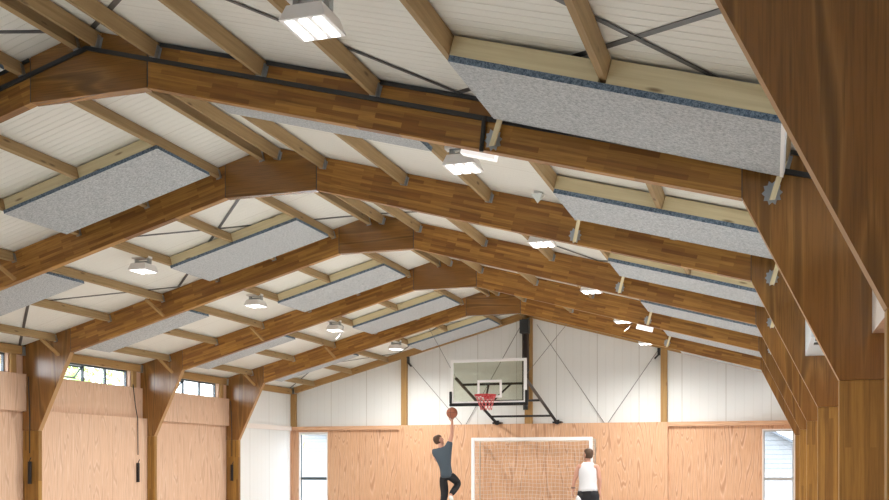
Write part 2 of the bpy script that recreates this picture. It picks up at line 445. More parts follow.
# ------------------------------------------------------------------ portal frames
FT = .09
XC0 = XC
def portal(k):
    XC = XC0 - (.035 if k == 0 else 0)
    y = G[k]
    lab = {0: 'nearest stained timber roof frame, its haunch filling the upper right corner',
           1: 'second stained timber roof frame, with a dark steel track along it',
           2: 'third stained timber roof frame from the camera',
           3: 'fourth stained timber roof frame, its left column foremost along the plywood wall',
           4: 'fifth stained timber roof frame from the camera',
           5: 'sixth stained timber roof frame, last before the end wall'}[k]
    r = thing('portal_frame', lab, 'roof frame', (XC, y+.05, 0), 'portal frames of the hall')
    for sg in (-1, 1):
        poly = [(XC+sg*.6, 4.63), (XC+sg*5.484, 3.292), (XC+sg*5.484, roof(5.484)-.004), (XC+sg*.6, roof(.6)-.004)]
        pts = [(p[0], y, p[1]) for p in poly]
        if seen([(pts[0][0]+(pts[1][0]-pts[0][0])*t, y, pts[0][2]+(pts[1][2]-pts[0][2])*t) for t in [i/40 for i in range(41)]], 20):
            m = MB(); m.prism(poly, y, y+FT, (math.cos(TH), -sg*math.sin(TH))); m.build('rafter', GLU, r)
        hp = [(XC+sg*5.49, 3.288), (XC+sg*5.49, roof(5.49)-.004), (XC+sg*6.45, roof(6.45)-.004), (XC+sg*6.45, 1.985), (XC+sg*6.13, 1.985)]
        if seen([(XC+sg*5.49, y, 3.3), (XC+sg*6.13, y, 2), (XC+sg*5.8, y, 2.9)], 260):
            m = MB(); m.prism(hp, y-.006, y+FT+.006, (0, 1), 0, 1); m.build('haunch', [GUS, GED], r)
            m = MB(); m.box(XC+sg*5.483, XC+sg*5.491, y-.002, y+FT+.002, 3.295, roof(5.49)-.006, 'z'); m.build('joint_strip', DARK, r)
        if seen([(XC+sg*6.13, y, 1.9), (XC+sg*6.13, y, 1.3)], 230):
            m = MB(); m.box(XC+sg*6.13, XC+sg*6.45, y, y+FT, 0, 1.983, 'z'); bev(m.build('column', COL, r), .003)
    if seen([(XC-.6, y, 4.63), (XC+.6, y, 4.63)], 5):
        m = MB(); m.prism([(XC-.597, 4.627), (XC+.597, 4.627), (XC+.597, roof(.597)-.004), (XC, APEX-.004), (XC-.597, roof(.597)-.004)], y-.006, y+FT+.006, (1, 0), 0, 1); m.build('apex_gusset', [GUS, GUS], r)
        for sg in (-1, 1):
            m = MB(); m.box(XC+sg*.603-.005, XC+sg*.603+.005, y-.003, y+FT+.003, 4.635, roof(.61)-.006, 'z'); m.build('joint_strip', DARK, r)
    return r
for k in range(6): portal(k)

# ------------------------------------------------------------------ purlins, noggings, felt panels
POS = [.125, .71, 1.72, 2.72, 3.72, 4.73, 5.79]
PNAME = ['beside the ridge', 'first below the ridge pair', 'second below the ridge pair', 'third below the ridge pair', 'fourth below the ridge pair', 'fifth below the ridge pair', 'sixth below the ridge pair']
PW, PD, PT = .047, .125, .016
def axes(sg):
    return Vector((sg*math.cos(TH), 0, -math.sin(TH))), Vector((-sg*math.sin(TH), 0, -math.cos(TH)))   # down-slope, below
def rp(sg, d, y, off): return Vector((XC+sg*d, y, roof(d)-off))
def bayname(k): return 'between %s and %s frames' % (ORD[k], ORD[k+1]) if k < 5 else 'before the end wall'
for k in range(6):
    for sg in (-1, 1):
        sd = 'left' if sg < 0 else 'right'
        for i, d in enumerate(POS):
            y0, y1 = G[k]+FT+.002, (G[k+1]-.002 if k < 5 else EW-.102)
            if d < .6 or d > 5.48: y0 += .006; y1 -= .006 if k < 5 else 0
            if not seen([tuple(rp(sg, d, y0+(y1-y0)*t/20, PT+.08)) for t in range(21)]): continue
            a, n = axes(sg)
            root = thing('purlin', 'timber purlin on %s slope, %s, %s' % (sd, PNAME[i], bayname(k)), 'purlin', (XC+sg*d, (y0+y1)/2, roof(d)-.1), 'timber roof purlins')
            m = MB(); p = rp(sg, d, y0, PT)
            m.obox(p-a*PW/2, Vector((0, y1-y0, 0)), n*PD, a*PW)
            m.build('beam', PUR, root)
            if seen([tuple(rp(sg, d, y1, .1))]) and k < 5:
                h = MB(); q = rp(sg, d, y1, PT)
                for s2 in (-1, 1): h.obox(q+a*s2*(PW/2+.0015)-a*.0015+n*.02, Vector((0,-.045,0)), n*(PD-.015), a*.003)
                h.obox(q-a*(PW/2+.003)+n*(PD+.001), Vector((0,-.045,0)), a*(PW+.006), n*.003)
                h.obox(q+a*(PW/2+.003)+n*.03, Vector((0,-.003,0)), n*(PD-.03), a*.022)
                h.build('joist_hanger', GALV, root)
def panel(k, sg, d0, d1, y0, y1, lab, drop=0):
    a, n = axes(sg)
    w = (d1-d0)/math.cos(TH)
    p = rp(sg, d0, y0, .147)
    m = MB(); m.obox(p, a*w-Vector((0,0,drop)), Vector((0, y1-y0, 0)), n*.042)
    o = m.build('acoustic_panel', [FELT, FELTE])
    for pl in o.data.polygons:
        if abs(pl.normal.dot(n)) < .7: pl.material_index = 1
    if drop:
        e = MB(); e.obox(p+a*(w+.001)-Vector((0,0,drop)), a*.024, Vector((0, y1-y0, 0)), n*.046); tag(e.build('end_strip', WHT, o), 'white end strip', None)
    return tag(o, lab, 'acoustic panel', 'grey felt acoustic panels')
def noggings(k, sg, ds, y, sd, place, drop=0):
    for j in range(2):
        a, n = axes(sg); d0, d1 = ds[j]+.026, ds[j+1]-.026
        m = MB(); m.obox(rp(sg, d0, y, PT), a*((d1-d0)/math.cos(TH))-Vector((0,0,drop*.35)), n*(.128+drop*(.1+.45*j)), Vector((0, .045, 0)))
        tag(bev(m.build('nogging', PAL), .002), '%s pale timber nogging fronting felt panel, %s slope, %s' % (('upper', 'lower')[j], place, bayname(k)), 'nogging', 'noggings over the felt panels')
for k in range(6):
    far0, far1 = (G[k+1]-1.36, G[k+1]-.27) if k < 5 else (EW-1.40, EW-.33)
    nr0, nr1 = G[k]+.33, G[k]+1.40
    for sg, d0, d1, y0, y1, half, lev in ((-1, .665, 2.69, far0, far1, 'far', 'upper left'), (1, 3.715, 5.75, far0, far1, 'far', 'lower right'),
                                (-1, 3.70, 5.745, nr0, nr1, 'near', 'lower left'), (1, .665, 2.74, nr0-.05, nr1-.1, 'near', 'upper right')):
        cs = [tuple(rp(sg, d0+(d1-d0)*i/8, y0+(y1-y0)*j/4, .19)) for i in range(9) for j in range(5)]
        if not seen(cs, 0): continue
        where = 'on the %s slope %s' % (lev, bayname(k))
        if k == 0 and sg > 0 and half == 'far': lab = 'largest grey felt acoustic panel, lower right slope, before the second frame'
        else: lab = 'grey felt acoustic panel %s' % where
        if k == 0 and sg > 0 and half == 'far': y0 += .08; y1 += .13
        big = k == 0 and sg > 0 and half == 'far'
        panel(k, sg, d0, d1, y0, y1, lab, .05 if big else 0)
        if half == 'far':
            ds = (.71, 1.72, 2.72) if sg < 0 else (3.72, 4.73, 5.79)
            noggings(k, sg, ds, y0+.002, sg, lev, .05 if big else 0)
# fly braces with nail plates
def fly(k, sg, dtop, dbot, zb, lab):
    a, n = axes(sg)
    y = G[k]-.008
    top = rp(sg, dtop, y-(.36 if sg < 0 else .10 if k == 1 else .26), PT+PD-.02) ; bot = Vector((XC+sg*dbot, y-.02, zb))
    if not seen([tuple(bot), tuple(top)]): return
    r = thing('fly_brace', lab, 'brace', tuple(bot), 'diagonal timber fly braces')
    d = bot-top; s = Vector((1,0,0))
    up = d.cross(s).normalized()*.045
    m = MB(); m.obox(top-s*.02, d, s*.04, up); bev(m.build('brace', POST if sg < 0 else PAL, r), .002)
    pl = MB(); ax = Vector((XC+sg*dbot, y+.001, zb+.05)); N = 20
    poly = []
    for i in range(N):
        q = 2*math.pi*i/N; rr = .088 if i % 2 == 0 else .066
        poly.append((ax.x+rr*.8*math.cos(q), ax.z+rr*math.sin(q)))
    yy = y
    if sg > 0:
        pl.prism(poly, yy-.003, yy); pl.build('nail_plate', GALV, r)
for k in range(0, 6):
    for sg in (-1, 1):
        sd = 'left' if sg < 0 else 'right'
        fly(k, sg, 3.765, 3.665, 3.83, 'short diagonal brace to the %s frame on %s rafter' % (ORD[k], sd))
        fly(k, sg, 5.77, 5.69, 3.26, 'short diagonal brace to the %s frame on %s haunch' % (ORD[k], sd))
# crossed steel straps under the roof
def strap(sg, p, q, k, lab, off=.008):
    a, n = axes(sg)
    P = rp(sg, p[0], p[1], off); Q = rp(sg, q[0], q[1], off)
    if not seen([tuple(P.lerp(Q, t/30)) for t in range(31)]): return
    d = Q-P; w = d.cross(n).normalized()*.045
    m = MB(); m.obox(P-w/2, d, w, n*.004)
    tag(m.build('brace_strap', STRAP), lab, 'strap', 'crossed steel roof straps')
for k in (0, 2, 5):
    for sg in (-1, 1):
        for j, (da, db) in enumerate(((.05, 3.4), (3.4, 6.5))):
            ya, yb = G[k]+.12, (G[k+1]-.03 if k < 5 else EW-.1)
            nm = '%s %s slope, %s' % (('upper', 'lower')[j], 'left' if sg < 0 else 'right', bayname(k))
            strap(sg, (da, ya), (db, yb), k, 'flat steel strap falling away from the ridge, '+nm)
            strap(sg, (da, yb), (db, ya), k, 'flat steel strap rising toward the ridge, '+nm, .002)
# dark steel track on the second frame
r = thing('steel_track', 'dark steel track following the second roof frame over its ridge', 'track', (XC, G[1]-.03, 4.6))
m = MB()
for sg in (-1, 1):
    a, n = axes(sg)
    m.obox(rp(sg, 0, G[1]-.032, PT+PD+.008), a*(6.35/math.cos(TH)), n*.034, Vector((0, .024, 0)))
m.build('rail', DARK, r)
m = MB()
for sg in (-1, 1):
    a, n = axes(sg)
    m.obox(rp(sg, .62, G[1]-.014, .006), a*(5.6/math.cos(TH)), n*.032, Vector((0, .012, 0)))
m.build('top_flashing', DARK, r)
m = MB(); m.tube([(XC+3.60, G[1]-.03, roof(3.6)-.16), (XC+3.575, G[1]-.03, roof(3.6)-.42)], .018, 8); m.build('drop_rod', DARK, r)

# ------------------------------------------------------------------ lamps
def frustum(m, c, w0, d0, w1, d1, z0, z1, mat=0, cap0=True):
    x, y, z = c
    vs = [(x-w0, y-d0, z+z0), (x+w0, y-d0, z+z0), (x+w0, y+d0, z+z0), (x-w0, y+d0, z+z0), (x-w1, y-d1, z+z1), (x+w1, y-d1, z+z1), (x+w1, y+d1, z+z1), (x-w1, y+d1, z+z1)]
    fs = [(4,5,6,7), (0,1,5,4), (1,2,6,5), (2,3,7,6), (3,0,4,7)]
    if cap0: fs.append((3,2,1,0))
    m.add(vs, fs, None, mat)
def make_lamp(x, y, z, sg, dx):
    r = thing('high_bay_light', '', 'ceiling light', (x, y, z), 'white ceiling lights')
    m = MB(); frustum(m, (x, y, z), .15, .165, .115, .13, .0, .10); bev(m.build('housing', WHT, r), .006, 2)
    for i in (-1, 0, 1):
        s = MB(); s.box(x+i*.09-.026, x+i*.09+.026, y-.138, y+.138, z-.006, z+.002, 'y'); s.build('led_strip', LED, r)
    b = MB(); b.box(x-.12, x-.085, y-.03, y+.03, z+.10, z+.17); b.box(x+.085, x+.12, y-.03, y+.03, z+.10, z+.17); b.box(x-.12, x+.12, y-.03, y+.03, z+.165, z+.175)
    b.tube([(x-.102, y, z+.135), (x+.102, y, z+.135)], .014, 8); b.build('bracket', GALV, r)
    t = MB(); h = roof(abs(dx))-PT-z
    t.box(x-.16*1-.0, x+.12, y-.045, y+.045, z+.175, z+.205); t.box(x-sg*.0-.02, x+.02, y-.02, y+.02, z+.2, z+h-.005); t.build('mounting_plate', WHP, r)
    return r
def cable(root, x, y, z):
    c = MB(); c.tube([(x+.1, y, z+.14), (x+.19, y-.03, z+.08), (x+.18, y-.05, z-.04), (x+.08, y-.04, z-.15), (x+.03, y-.03, z-.17)], .006, 6); c.build('cable', plain('lamp_cable', (.14,.14,.14,1), .6), root)
LAMPS = []
RREL = [1.49, 1.17, 1.05, 1.16, 1.2, 1.38]
for k in range(6): LAMPS.append((k, 1, 3.07, G[k]+RREL[k]-(.04 if k == 0 else 0), roof(3.07)-(.345 if k == 0 else .32)))
for k, rel in ((2, 1.5), (3, 1.41), (4, 1.37), (5, 1.5)): LAMPS.append((k, -1, 2.78, G[k]+rel, roof(2.78)-.30))
proto = None
def copy_tree(o, parent=None):
    c = o.copy(); C.objects.link(c)
    if parent is not None: c.parent = parent
    for ch in list(o.children): copy_tree(ch, c)
    return c
for k, sg, dx, y, z in LAMPS:
    x = XC+sg*dx
    if proto is None: proto = o = make_lamp(x, y, z, sg, dx)
    else:
        o = copy_tree(proto); o.location = (x, y, z)
    sp = bpy.data.lights.new('lamp_light', 'SPOT'); sp.energy = 95; sp.spot_size = math.radians(168); sp.spot_blend = 1; sp.shadow_soft_size = .02; sp.color = (1, .985, .955)
    so2 = bpy.data.objects.new('lamp_light', sp); C.objects.link(so2); so2.parent = o; so2.location = (0, 0, -.03)
    o['label'] = 'lit white ceiling light on the %s slope %s' % ('left' if sg < 0 else 'right', bayname(k))
for o, (k, sg, dx, y, z) in list(zip([o for o in C.objects if o.name.startswith('high_bay_light')], LAMPS)):
    if (k, sg) in ((4, 1), (4, -1)): cable(o, XC+sg*dx, y, z)
# emergency lights
for (dx, y, z), lab in (((3.42, G[1]+.50, 3.975), 'white box emergency light under right rafter of the second frame'), ((3.46, G[4]+1.35, 3.95), 'white box emergency light on the right slope before the sixth frame')):
    r = thing('emergency_light', lab, 'emergency light', (XC+dx, y, z), 'white emergency light boxes')
    ea, en = axes(1); c0 = Vector((XC+dx, y, z))
    m = MB(); m.obox(c0-ea*.15+Vector((0,-.05,0))-en*.045, ea*.30, Vector((0,.10,0)), en*.02); bev(m.build('housing', WHP, r), .008, 2)
    m = MB(); m.obox(c0-ea*.148+Vector((0,-.048,0))-en*.0245, ea*.296, Vector((0,.096,0)), en*.085); m.build('diffuser', DIFF, r)
    m = MB()
    for s in (-1, 1): m.tube([(XC+dx+s*.1, y, z+.03-s*.0275), (XC+dx+s*.1, y, roof(dx+s*.1)-.006)], .006, 6)
    m.build('hanging_rod', GALV, r)
# small roof sensor
p = rp(1, 3.33, 10.56, 0)
r = thing('roof_sensor', 'small white faceted sensor on the roof before the third frame', 'sensor', tuple(p))
m = MB(); m.box(p.x-.035, p.x+.035, p.y-.035, p.y+.035, p.z-.03, p.z+.006); m.build('base', WHP, r)
m = MB(); m.add([(p.x-.06,p.y-.06,p.z-.03),(p.x+.06,p.y-.06,p.z-.03),(p.x+.06,p.y+.06,p.z-.03),(p.x-.06,p.y+.06,p.z-.03),(p.x,p.y,p.z-.12)], [(0,1,2,3),(1,0,4),(2,1,4),(3,2,4),(0,3,4)], None); m.build('lens', plain('sensor_lens', (.7,.75,.72,1), .15), r, True)
# box unit on the third frame's right haunch
r = thing('wall_unit', 'pale box unit with dark slots on the right haunch of third frame', 'box unit', (XC+6.2, G[2]-.25, 2.49))
m = MB(); m.box(XC+6.01, XC+6.33, G[2]-1.6, G[2]-.008, 2.50, 3.10); bev(m.build('case', plain('pale_case', (.66,.74,.80,1), .4), r), .008, 2)
m = MB()
for i in range(2): m.box(XC+6.05, XC+6.15, G[2]-1.5+i*.3, G[2]-1.38+i*.3, 2.490, 2.499)
m.build('slot', DARK, r)

# window winder handles
def winder(pts, hz, lab):
    x, y = pts[-1][0], pts[-1][1]
    r = thing('window_winder', lab, 'window winder', (x, y, hz))
    m = MB(); m.tube(pts, .009, 6); m.build('cord', BLACK, r)
    m = MB(); m.box(x-.028, x+.028, y-.02, y+.02, hz-.19, hz+.19, 'z'); bev(m.build('gear_case', BLACK, r), .006, 2)
    m = MB(); m.tube([(x, y-.02, hz+.16), (x+.05, y-.05, hz+.22), (x+.07, y-.05, hz+.26)], .008, 6); m.build('handle', BLACK, r)
XG = XC-6.37
winder([(XC-6.30, G[3]-.05, 2.9), (XC-6.27, G[3]-.05, 2.2), (XC-6.27, G[3]-.05, 1.6)], 1.27, 'black window winder hanging on the fourth frame left column')
winder([(XC-6.38, 17.36, 3.0), (XC-6.33, 17.36, 2.6), (XC-6.27, 17.36, 2.3), (XC-6.265, 17.36, 1.6)], 1.25, 'black window winder hanging on the protruding plywood panel')
winder([(XC-6.31, G[5]-.05, 2.9), (XC-6.28, G[5]-.05, 2.2), (XC-6.28, G[5]-.05, 1.6)], 1.22, 'black window winder hanging on the sixth frame left column')

# ------------------------------------------------------------------ steel mast, rods on the end wall
r = thing('steel_mast', 'dark steel mast at the middle of end wall behind the backboard', 'mast', (XC, EW-.1, 2.4))
m = MB(); m.box(XC-.12, XC+.02, EW-.16, EW-.115, 2.95, 4.98, 'z'); m.box(XC-.12, XC-.09, EW-.25, EW-.16, 2.95, 4.98, 'z'); m.box(XC-.01, XC+.02, EW-.25, EW-.16, 2.95, 4.98, 'z'); m.build('channel', plain('mast_steel', (.05,.035,.028,1), .5), r)
m = MB(); m.box(XC-.09, XC+.09, EW-.115, EW-.001, 2.416, 5.0, 'z'); m.build('timber_backing', POST, r)
m = MB(); m.box(XC-.17, XC+.05, EW-.32, EW-.13, 4.62, 4.95, 'z'); m.build('head_bracket', DARK, r)
m = MB(); m.tube([(XC-.05, EW-.2, 2.75), (XC-.05, EW-.2, 2.95)], .06, 10); m.build('foot_cap', DARK, r)
def rod(a, b, lab):
    m = MB(); m.tube([a, b], .008, 6); tag(m.build('brace_rod', plain('rod_steel', (.27,.26,.25,1), .5, .4, .2)), lab, 'brace rod', 'crossed brace rods on the end wall')
yr = EW-.03
rod((XC-.2, yr, 4.85), (XC-1.62, yr, 2.42), 'thin rod running down left from the mast head')
rod((XC-3.16, yr, 4.05), (XC-1.72, yr-.02, 2.42), 'thin rod running down right from the left timber post')
rod((XC+.2, yr, 4.85), (XC+1.85, yr, 2.42), 'thin rod running down right from the mast head')
rod((XC+3.15, yr, 4.15), (XC+1.95, yr-.02, 2.42), 'thin rod running down left from the right timber post')
for dx, s in ((-3.16, 1), (3.15, -1)):
    m = MB(); zt = roof(dx)-.22
    m.box(XC+dx-.03, XC+dx+.03, yr-.06, yr+.02, zt-.12, zt+.05, 'z'); m.tube([(XC+dx, yr-.04, zt-.1), (XC+dx+s*.1, yr-.04, zt-.2)], .02, 8)
    tag(m.build('rod_anchor', DARK), 'dark rod anchor at the top of the %s timber post' % ('left' if s > 0 else 'right'), 'anchor', 'rod anchors on the end wall')

# ------------------------------------------------------------------ basketball hoop
YB = 20.93
XH = XC-.02
r = thing('basketball_hoop', 'wall mounted basketball hoop with clear backboard and black arms', 'basketball hoop', (XH, EW-.1, 2.4))
bx0, bx1, bz0, bz1 = XH-.87, XH+.80, 2.70, 3.655
m = MB(); m.box(bx0+.04, bx1-.04, YB, YB+.015, bz0+.04, bz1-.04); m.build('backboard', BGLASS, r)
m = MB()
for a in ((bx0, bx0+.06, bz0, bz1), (bx1-.06, bx1, bz0, bz1), (bx0+.06, bx1-.06, bz1-.06, bz1), (bx0+.06, bx1-.06, bz0, bz0+.06)): m.box(a[0], a[1], YB-.012, YB+.03, a[2], a[3])
m.build('board_frame', WHT, r)
m = MB(); ix0, ix1, iz0, iz1 = XH-.275, XH+.265, 2.83, 3.21
for a in ((ix0, ix0+.05, iz0, iz1), (ix1-.05, ix1, iz0, iz1), (ix0+.05, ix1-.05, iz1-.05, iz1), (ix0+.05, ix1-.05, iz0, iz0+.05)): m.box(a[0], a[1], YB-.004, YB-.0005, a[2], a[3])
m.build('target_square', WHT, r)
m = MB()
m.box(bx0-.03, bx1+.03, YB-.03, YB+.05, bz0-.04, bz0+.025); m.box(bx0-.03, bx0+.03, YB-.03, YB+.05, bz0+.025, bz0+.28, 'z'); m.box(bx1-.03, bx1+.03, YB-.03, YB+.05, bz0+.025, bz0+.28, 'z')
bev(m.build('edge_padding', BLKP, r), .012, 2)
rimc = Vector((XH, YB-.36, 2.865))
m = MB(); m.torus(rimc, .225, .012, 'z', 40, 8); rim = m.build('rim', RED, r)
m = MB(); m.box(XH-.09, XH+.09, YB-.15, YB-.005, 2.80, 2.875); m.box(XH-.13, XH-.10, YB-.2, YB-.01, 2.84, 2.865); m.box(XH+.10, XH+.13, YB-.2, YB-.01, 2.84, 2.865); m.build('rim_plate', RED, rim)
m = MB(); NN = 12; lv = 6
ring = []
for j in range(lv):
    t = j/(lv-1); R = .225-.11*t**.7; zz = rimc.z-.012-.30*t
    ring.append([Vector((rimc.x+.02*t+R*math.cos(2*math.pi*(i+.5*(j % 2))/NN), rimc.y+R*math.sin(2*math.pi*(i+.5*(j % 2))/NN), zz)) for i in range(NN)])
for j in range(lv-1):
    for i in range(NN):
        o = 0 if j % 2 == 0 else 1
        m.tube([ring[j][i], ring[j+1][i]], .006, 5, 0, False)
        m.tube([ring[j][i], ring[j+1][(i-1) % NN if j % 2 == 0 else (i+1) % NN]], .006, 5, 0, False)
m.build('net', NETR, rim)
m = MB()
m.tube([(XH-.765, YB+.05, 3.26), (XH-.765, EW-.12, 2.42)], .035, 10); m.build('arm', BLACK, r)
m = MB()
m.tube([(XH+.745, YB+.05, 3.26), (XH+.745, EW-.12, 2.42)], .035, 10); m.build('arm', BLACK, r)
def onarm(t): return (YB+.05+(EW-.12-YB-.05)*t, 3.26+(2.42-3.26)*t)
for t in (.12, .47, .82):
    yy, zz = onarm(t); m = MB(); m.tube([(XH-.765, yy, zz), (XH+.745, yy, zz)], .026, 8); m.build('cross_bar', BLACK, r)
m = MB()
for s in (-1, 1):
    yy, zz = onarm(.12); m.tube([(XH+s*.1, YB+.04, 2.80), (XH+s*.25+.1, yy, zz)], .022, 8)
m.build('stay', BLACK, r)
for s in (-.765, .745):
    m = MB(); m.box(XH+s-.11, XH+s+.11, EW-.17, EW-.001, 2.416, 2.46); m.box(XH+s-.05, XH+s+.05, EW-.17, EW-.09, 2.40, 2.50); m.build('wall_bracket', BLACK, r)
m = MB()
for s, ex in ((-.765, -1.461), (.745, 1.598)): m.tube([(XH+s, YB+.05, 3.27), (XC+ex, G[5]+.03, 4.82-.274*(abs(ex)-.6)-.19+.005)], .006, 6)
m.build('suspension_cable', plain('cable_steel', (.22,.22,.22,1), .5), r)

# ------------------------------------------------------------------ goal
gx0, gx1, gy, gd, gz = XC-1.20, XC+1.665, 23.72, .62, 2.02
r = thing('futsal_goal', 'white framed indoor goal with net standing against end wall', 'goal', ((gx0+gx1)/2, gy, 0))
for x in (gx0, gx1):
    m = MB(); m.box(x-.04, x+.04, gy-.04, gy+.04, 0, gz+.04, 'z'); bev(m.build('goal_post', WHT, r), .01, 2)
m = MB(); m.box(gx0+.041, gx1-.041, gy-.04, gy+.04, gz-.04, gz+.04); bev(m.build('crossbar', WHT, r), .01, 2)
for x in (gx0, gx1):
    m = MB(); m.tube([(x, gy+.04, gz), (x, gy+gd-.05, gz-.01), (x, gy+gd, gz-.06), (x, gy+gd, .03), (x, gy+.04, .03)], .022, 8); m.build('rear_stay', plain('cream_tube', (.62,.56,.48,1), .5), r)
m = MB()
nx, nz = 30, 21
def npt(i, j):
    t = j/nz; x = gx0+(gx1-gx0)*i/nx; sag = .035*math.sin(i*1.3)*math.sin(j*.9)
    yy = gy+gd-.03 + .02*math.sin(i*.7+j*.4)
    return Vector((x+.012*math.sin(j*1.1+i*.3), yy+sag*.5, .03+(gz-.07)*t + .012*math.sin(i*.8+j*.5)))
R = .0033
for i in range(nx+1): m.tube([npt(i, j) for j in range(nz+1)], R, 4, 0, False)
for j in range(nz+1): m.tube([npt(i, j) for i in range(nx+1)], R, 4, 0, False)
for i in range(nx+1):
    q = npt(i, nz); m.tube([(gx0+(gx1-gx0)*i/nx, gy+.03, gz-.01), ((gx0+(gx1-gx0)*i/nx), gy+.3, gz-.035), q], R, 4, 0, False)
for t in (.2, .4, .6, .8):
    m.tube([Vector((gx0+(gx1-gx0)*i/nx, gy+.03, gz-.01)).lerp(npt(i, nz), t)-Vector((0,0,.015)) for i in range(nx+1)], R, 4, 0, False)
for x, s in ((gx0, 1), (gx1, -1)):
    for j in range(nz+1):
        q = npt(0 if s > 0 else nx, j); m.tube([(x, gy+.04, q.z), q], R, 4, 0, False)
    for t in (.2, .4, .6, .8): m.tube([(x+.01*s, gy+gd*t, .03), (x+.01*s, gy+gd*t, gz-.04)], R, 4, 0, False)
m.build('net', NETW, r)

# ------------------------------------------------------------------ people
SKIN = plain('skin', (.52,.27,.19,1), .5)
HAIR = plain('brown_hair', (.075,.04,.022,1), .6)
GREY = plain('grey_shirt', (.055,.075,.095,1), .85)
TROU = plain('black_cloth', (.012,.012,.014,1), .8)
SING = plain('white_singlet', (.62,.62,.64,1), .85)
SHOE = plain('white_shoe', (.75,.75,.75,1), .5)
EYE = plain('eye_dark', (.03,.02,.015,1), .2)
def skin_mesh(name, chains, mat, parent, root=0, sub=2, off=Vector((0,0,0))):
    """chains: list of [(x,y,z,rx[,ry])...]; vertices within 1 mm are merged"""
    vs, rs, es = [], [], []
    def vid(p):
        for i, v in enumerate(vs):
            if (v-Vector(p[:3])).length < 1e-3: return i
        vs.append(Vector(p[:3])); rs.append((p[3], p[4] if len(p) > 4 else p[3])); return len(vs)-1
    for ch in chains:
        ids = [vid(p) for p in ch]
        for a, b in zip(ids, ids[1:]):
            if a != b and (a, b) not in es: es.append((a, b))
    me = bpy.data.meshes.new(name+'_skel'); me.from_pydata([tuple(v) for v in vs], es, [])
    o = bpy.data.objects.new(name+'_skel', me); C.objects.link(o)
    sk = o.modifiers.new('s', 'SKIN'); sk.use_smooth_shade = True
    if not me.skin_vertices:
        bpy.context.view_layer.objects.active = o; bpy.ops.mesh.customdata_skin_add()
    par = list(range(len(vs)))
    def find(i):
        while par[i] != i: i = par[i]
        return i
    for a, b in es: par[max(find(a), find(b))] = min(find(a), find(b))
    roots = {root} | {find(i) for i in range(len(vs))}
    for i, d in enumerate(me.skin_vertices[0].data):
        d.radius = rs[i]; d.use_root = i in roots
    ss = o.modifiers.new('u', 'SUBSURF'); ss.levels = sub; ss.render_levels = sub
    bpy.context.view_layer.update()
    dg = bpy.context.evaluated_depsgraph_get()
    nm = bpy.data.meshes.new_from_object(o.evaluated_get(dg))
    bpy.data.objects.remove(o); nm.name = name
    nm.materials.clear(); nm.materials.append(mat)
    for p in nm.polygons: p.use_smooth = True
    ob = bpy.data.objects.new(name, nm); C.objects.link(ob); ob.parent = parent
    return ob
def fingers(wrist, palm, fdir, side, spread, curl, L=.085):
    """chains for four fingers and a thumb; palm = palm end point"""
    out = []
    d = Vector(fdir).normalized(); s = Vector(side).normalized(); c = Vector(curl)
    for i, (k, ll) in enumerate(((-1.5, .82), (-.5, .96), (.5, 1.0), (1.5, .9))):
        a = Vector(palm)+s*k*.019; b = a+d*L*ll*.5+s*k*spread+c*.25; e = b+d*L*ll*.42+s*k*spread+c*.6
        out.append([(*Vector(wrist).lerp(a, .55), .014), (*a, .0105), (*b, .009), (*e, .0075)])
    t0 = Vector(wrist).lerp(Vector(palm), .35)-s*.03; t1 = t0-s*.03+d*.035; t2 = t1+d*.035-s*.008
    out.append([(*Vector(wrist).lerp(Vector(palm), .2), .014), (*t0, .0125), (*t1, .011), (*t2, .009)])
    return out
def head(parent, c, face, up, mat_hair, tagname='head'):
    """skull + face mesh welded as one lump, returned as builder verts: c = head centre"""
    face = Vector(face).normalized(); up = Vector(up).normalized(); right = face.cross(up).normalized(); up = right.cross(face).normalized()
    Mx = Matrix((right, face, up)).transposed()
    def P(x, y, z): return Vector(c)+Mx @ Vector((x, y, z))
    return P
def head_body(m, P, mat=0):
    """continuous head surface: rings from chin to crown"""
    rings = [(-.115, .030, .035, .045), (-.10, .045, .055, .035), (-.07, .058, .075, .02), (-.035, .068, .088, .008), (0, .073, .094, 0), (.04, .075, .097, -.005), (.075, .069, .088, -.008), (.10, .050, .064, -.01), (.115, .025, .03, -.01)]
    n = 20; vs = []; fs = []
    for z, rx, ry, oy in rings:
        for k in range(n):
            a = 2*math.pi*k/n; vs.append(P(rx*math.cos(a), oy+ry*math.sin(a), z))
    for i in range(len(rings)-1):
        for k in range(n): fs.append((i*n+k, i*n+(k+1) % n, (i+1)*n+(k+1) % n, (i+1)*n+k))
    fs.append(tuple(reversed(range(n)))); fs.append(tuple(range((len(rings)-1)*n, len(rings)*n)))
    m.add(vs, fs, None, mat, True)
    m.add([P(-.012, .088, .03), P(.012, .088, .03), P(.018, .09, -.025), P(-.018, .09, -.025), P(0, .122, -.022), P(0, .10, .025)], [(0,5,4,3), (5,1,2,4), (3,4,2)], None, mat, True)   # nose
    for s in (-1, 1):
        m.sphere(P(s*.076, -.005, .0), .022, 8, 6, mat, (.5, .9, 1.4))                 # ears
